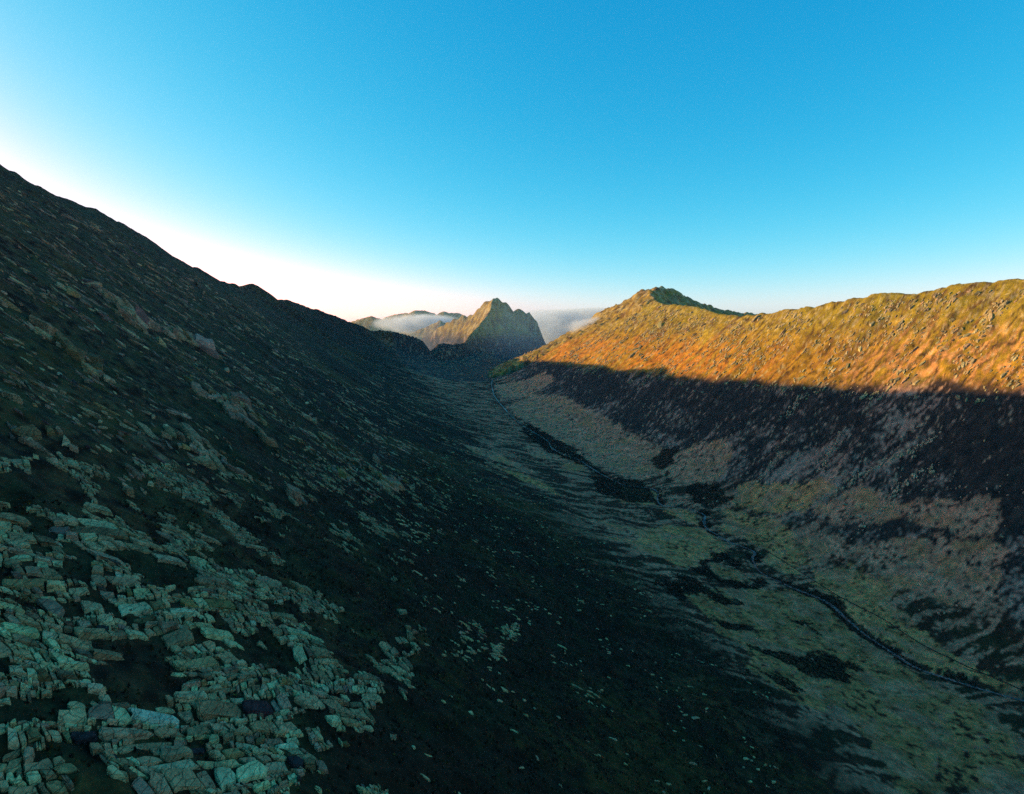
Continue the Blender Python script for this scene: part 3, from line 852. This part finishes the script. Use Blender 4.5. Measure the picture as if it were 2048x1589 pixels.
# ------------------------------------------------------------------ heather: short tufts, too many to count
def tufts(name, p, size, base, label):
    m = len(p)
    if m == 0:
        return
    zc = height(p[:, 0], p[:, 1])
    B = 5
    th = rng.uniform(0, 2 * np.pi, (m, B))
    r = size[:, None] * rng.uniform(.25, .6, (m, B))
    ox, oy = np.cos(th) * r, np.sin(th) * r
    w = size[:, None] * rng.uniform(.25, .45, (m, B))
    ta = th + np.pi / 2 + rng.normal(0, .5, (m, B))
    cx, cyy = p[:, :1] + ox * .5, p[:, 1:] + oy * .5
    a = np.stack([cx - np.cos(ta) * w, cyy - np.sin(ta) * w, np.broadcast_to(zc[:, None] - .15, cx.shape)], -1)
    b = np.stack([cx + np.cos(ta) * w, cyy + np.sin(ta) * w, np.broadcast_to(zc[:, None] - .15, cx.shape)], -1)
    t = np.stack([cx + ox * .7, cyy + oy * .7, zc[:, None] + size[:, None] * rng.uniform(.35, .75, (m, B))], -1)
    Vt = np.stack([a, b, t], 2).reshape(-1, 3)
    Ft = np.arange(len(Vt)).reshape(-1, 3)
    col = np.repeat(np.clip(base[None] * (1.1 + rng.normal(0, .55, (m, 1))) + rng.normal(0, .004, (m, 3)), .006, 1), B * 3, 0)
    return put(name, build_mesh(name, Vt, Ft, col), MAT_HEATHER, kind='stuff', label=label, category='heather')
near_zone = world_line([(-60, 1000), (480, 1000), (860, 930), (1300, 1150), (1560, 1400), (1600, 1600), (-60, 1610)])
p = scatter(near_zone, 60000)
h1 = fbm(p[:, 0] / 9, p[:, 1] / 9, 2, 401)
p = p[h1 > -0.15]
tufts('heather', p, rng.uniform(.45, 1.0, len(p)), np.array([.040, .020, .008]), 'dark heather tufts growing between the slabs of the near slope')
p = scatter(near_zone, 16000)
p = p[fbm(p[:, 0] / 14, p[:, 1] / 14, 2, 405) > 0.0]
tufts('grass', p, rng.uniform(.35, .8, len(p)), np.array([.13, .085, .018]), 'dull green grass tufts mixed into the heather of the near slope')
flo, fhi = RIVER.min(0) - 120, RIVER.max(0) + 120
p = rng.uniform((-120, 330), (420, 1250), (260000, 2))
d_, s_ = ds(p[:, 0], p[:, 1])
p = p[(d_ < 190) & (d_ > -110)]
p = p[heather_weight(p[:, 0], p[:, 1]) > 0.5][:36000]
tufts('heather', p, rng.uniform(.7, 1.5, len(p)), np.array([.040, .019, .009]), 'dark heather beds along the burn on the glen floor')
print('tufts floor', len(p))

# ------------------------------------------------------------------ single boulders one can point to
import bmesh
def boulder(px, py, size, seed, label, squash=.6):
    g = raycast(np.array([px]), np.array([py]))[0]
    gz = float(height(np.array([g[0]]), np.array([g[1]]))[0])
    rr = random.Random(seed)
    bm = bmesh.new()
    bmesh.ops.create_icosphere(bm, subdivisions=3, radius=1.0)
    cuts = []
    for _ in range(11):
        v = Vector((rr.gauss(0, 1), rr.gauss(0, 1), rr.gauss(0, .8) + .1)).normalized()
        cuts.append((v, rr.uniform(.58, .9)))
    for v in bm.verts:
        for nrm, lim in cuts:
            t = v.co.dot(nrm)
            if t > lim:
                v.co -= nrm * (t - lim) * .92
        v.co *= 1 + rr.uniform(-.03, .03)
        v.co = Vector((v.co.x * size * .62, v.co.y * size * .46, v.co.z * size * squash * .6))
    me = bpy.data.meshes.new('boulder')
    bm.to_mesh(me)
    bm.free()
    a = me.color_attributes.new('ground', 'FLOAT_COLOR', 'POINT')
    c = np.ones((len(me.vertices), 4), np.float32)
    c[:, :3] = ROCKB * rr.uniform(.95, 1.2)
    a.data.foreach_set('color', c.ravel())
    o = put('boulder', me, MAT_STONE, label=label, category='boulder', group='large boulders lying loose on the slopes')
    o.location = (g[0], g[1], gz + size * squash * .22)
    o.rotation_euler = (rr.uniform(-.2, .2), rr.uniform(-.2, .2), rr.uniform(0, 3.1))
for q in [(453, 744, 6.0, 1, 'bright pale boulder on the dark rib slope of the left hillside'),
          (1388, 784, 5.5, 2, 'pale boulder just below the shadow line, left one of a close pair'),
          (1405, 786, 5.0, 3, 'pale boulder just below the shadow line, right one of a close pair'),
          (1690, 1011, 4.2, 4, 'pale boulder among scree above the brown fan right of the burn'),
          (1718, 1035, 4.0, 5, 'pale boulder in the greenish scree strip of the right slope foot'),
          (1761, 1110, 4.2, 6, 'round grey boulder at the lower end of the scree right of the brown fan'),
          (1704, 1138, 3.2, 7, 'small whitish boulder at the top edge of the lower tan meadow'),
          (1828, 1243, 3.8, 8, 'grey boulder beside the right edge of the lower tan meadow near the path'),
          (1819, 1196, 3.2, 9, 'grey boulder uphill of the lower tan meadow near the right picture edge'),
          (989, 1082, 1.8, 10, 'small lone pale boulder in the dark green heather of the middle ground')]:
    boulder(*q)

# ------------------------------------------------------------------ mist banks
def mist(name, centre, size, density, scale, seed, label, flat_top=0.0, colour=(.93, .95, 1.0)):
    import bmesh
    bm = bmesh.new()
    bmesh.ops.create_icosphere(bm, subdivisions=4, radius=1.0)
    for v in bm.verts:
        q = v.co.copy()
        w = perlin(np.array([q.x * 1.7 + seed]), np.array([q.y * 1.7 + q.z * 2.3]), seed)[0] * 0.22 + perlin(np.array([q.x * 4 + seed]), np.array([q.y * 4 + q.z * 5]), seed + 1)[0] * 0.09
        q = q * (1 + w)
        if flat_top and q.z > flat_top:
            q.z = flat_top + (q.z - flat_top) * 0.25
        v.co = (q.x * size[0] / 2, q.y * size[1] / 2, q.z * size[2] / 2)
    me = bpy.data.meshes.new(name)
    bm.to_mesh(me)
    bm.free()
    m, n, l = new_mat('mist_' + str(seed))
    out = n.new('ShaderNodeOutputMaterial')
    pv = n.new('ShaderNodeVolumePrincipled')
    pv.inputs['Color'].default_value = (*colour, 1)
    pv.inputs['Anisotropy'].default_value = 0.25
    tc = n.new('ShaderNodeTexCoord')
    dv = N(n, 'ShaderNodeVectorMath', operation='DIVIDE')
    dv.inputs[1].default_value = (size[0] / 2, size[1] / 2, size[2] / 2)
    l.new(tc.outputs['Object'], dv.inputs[0])
    ln = N(n, 'ShaderNodeVectorMath', operation='LENGTH')
    l.new(dv.outputs[0], ln.inputs[0])
    fall = N(n, 'ShaderNodeMapRange', interpolation_type='SMOOTHSTEP')
    fall.inputs['From Min'].default_value, fall.inputs['From Max'].default_value = 0.98, 0.5
    l.new(ln.outputs['Value'], fall.inputs['Value'])
    nz = N(n, 'ShaderNodeTexNoise', Scale=scale, Detail=4.0, Roughness=0.6)
    l.new(tc.outputs['Object'], nz.inputs['Vector'])
    mr = N(n, 'ShaderNodeMapRange')
    mr.inputs['From Min'].default_value, mr.inputs['From Max'].default_value = 0.36, 0.66
    mr.inputs['To Min'].default_value, mr.inputs['To Max'].default_value = 0.0, density
    l.new(nz.outputs['Fac'], mr.inputs['Value'])
    mu = N(n, 'ShaderNodeMath', operation='MULTIPLY')
    l.new(fall.outputs[0], mu.inputs[0]); l.new(mr.outputs[0], mu.inputs[1])
    l.new(mu.outputs[0], pv.inputs['Density'])
    l.new(pv.outputs[0], out.inputs['Volume'])
    o = put(name, me, m, kind='stuff', label=label, category='mist')
    o.location = centre
    return o
mist('mist', at(838, 648, 5300), (960, 700, 210), 0.016, 0.006, 11, 'cream mist bank below the far mountains on the left')
mist('mist', at(1155, 662, 3700), (980, 900, 450), 0.02, 0.006, 12, 'blue grey mist bank filling the gap between the two peaks', flat_top=.5, colour=(.96, .98, 1.0))
mist('mist', at(1200, 655, 1980), (270, 180, 85), 0.06, 0.015, 13, 'thin wisp of mist drifting over the spur of the right hillside')

mist('mist', at(1000, 690, 2900), (1900, 2000, 560), 0.0004, 0.002, 14, 'faint blue veil of mist round the foot of the pyramid mountain', colour=(.42, .68, 1.0))

# ------------------------------------------------------------------ the air of the glen
hz = bpy.data.meshes.new('haze')
HX, HZ0, HZ1 = 42000.0, FLOOR - 60, 330.0
hv = [(x, y, z) for z in (HZ0, HZ1) for y in (-HX, HX) for x in (-HX, HX)]
hz.from_pydata(hv, [], [(0, 2, 3, 1), (4, 5, 7, 6), (0, 1, 5, 4), (2, 6, 7, 3), (0, 4, 6, 2), (1, 3, 7, 5)])
mh, n_, l_ = new_mat('haze_air')
o_ = n_.new('ShaderNodeOutputMaterial')
v_ = n_.new('ShaderNodeVolumePrincipled')
v_.inputs['Color'].default_value = (.66, .84, 1.0, 1)
v_.inputs['Density'].default_value = 0.000022
v_.inputs['Anisotropy'].default_value = 0.35
l_.new(v_.outputs[0], o_.inputs['Volume'])
put('haze', hz, mh, kind='stuff', label='pale blue morning haze in the air of the glen', category='haze')
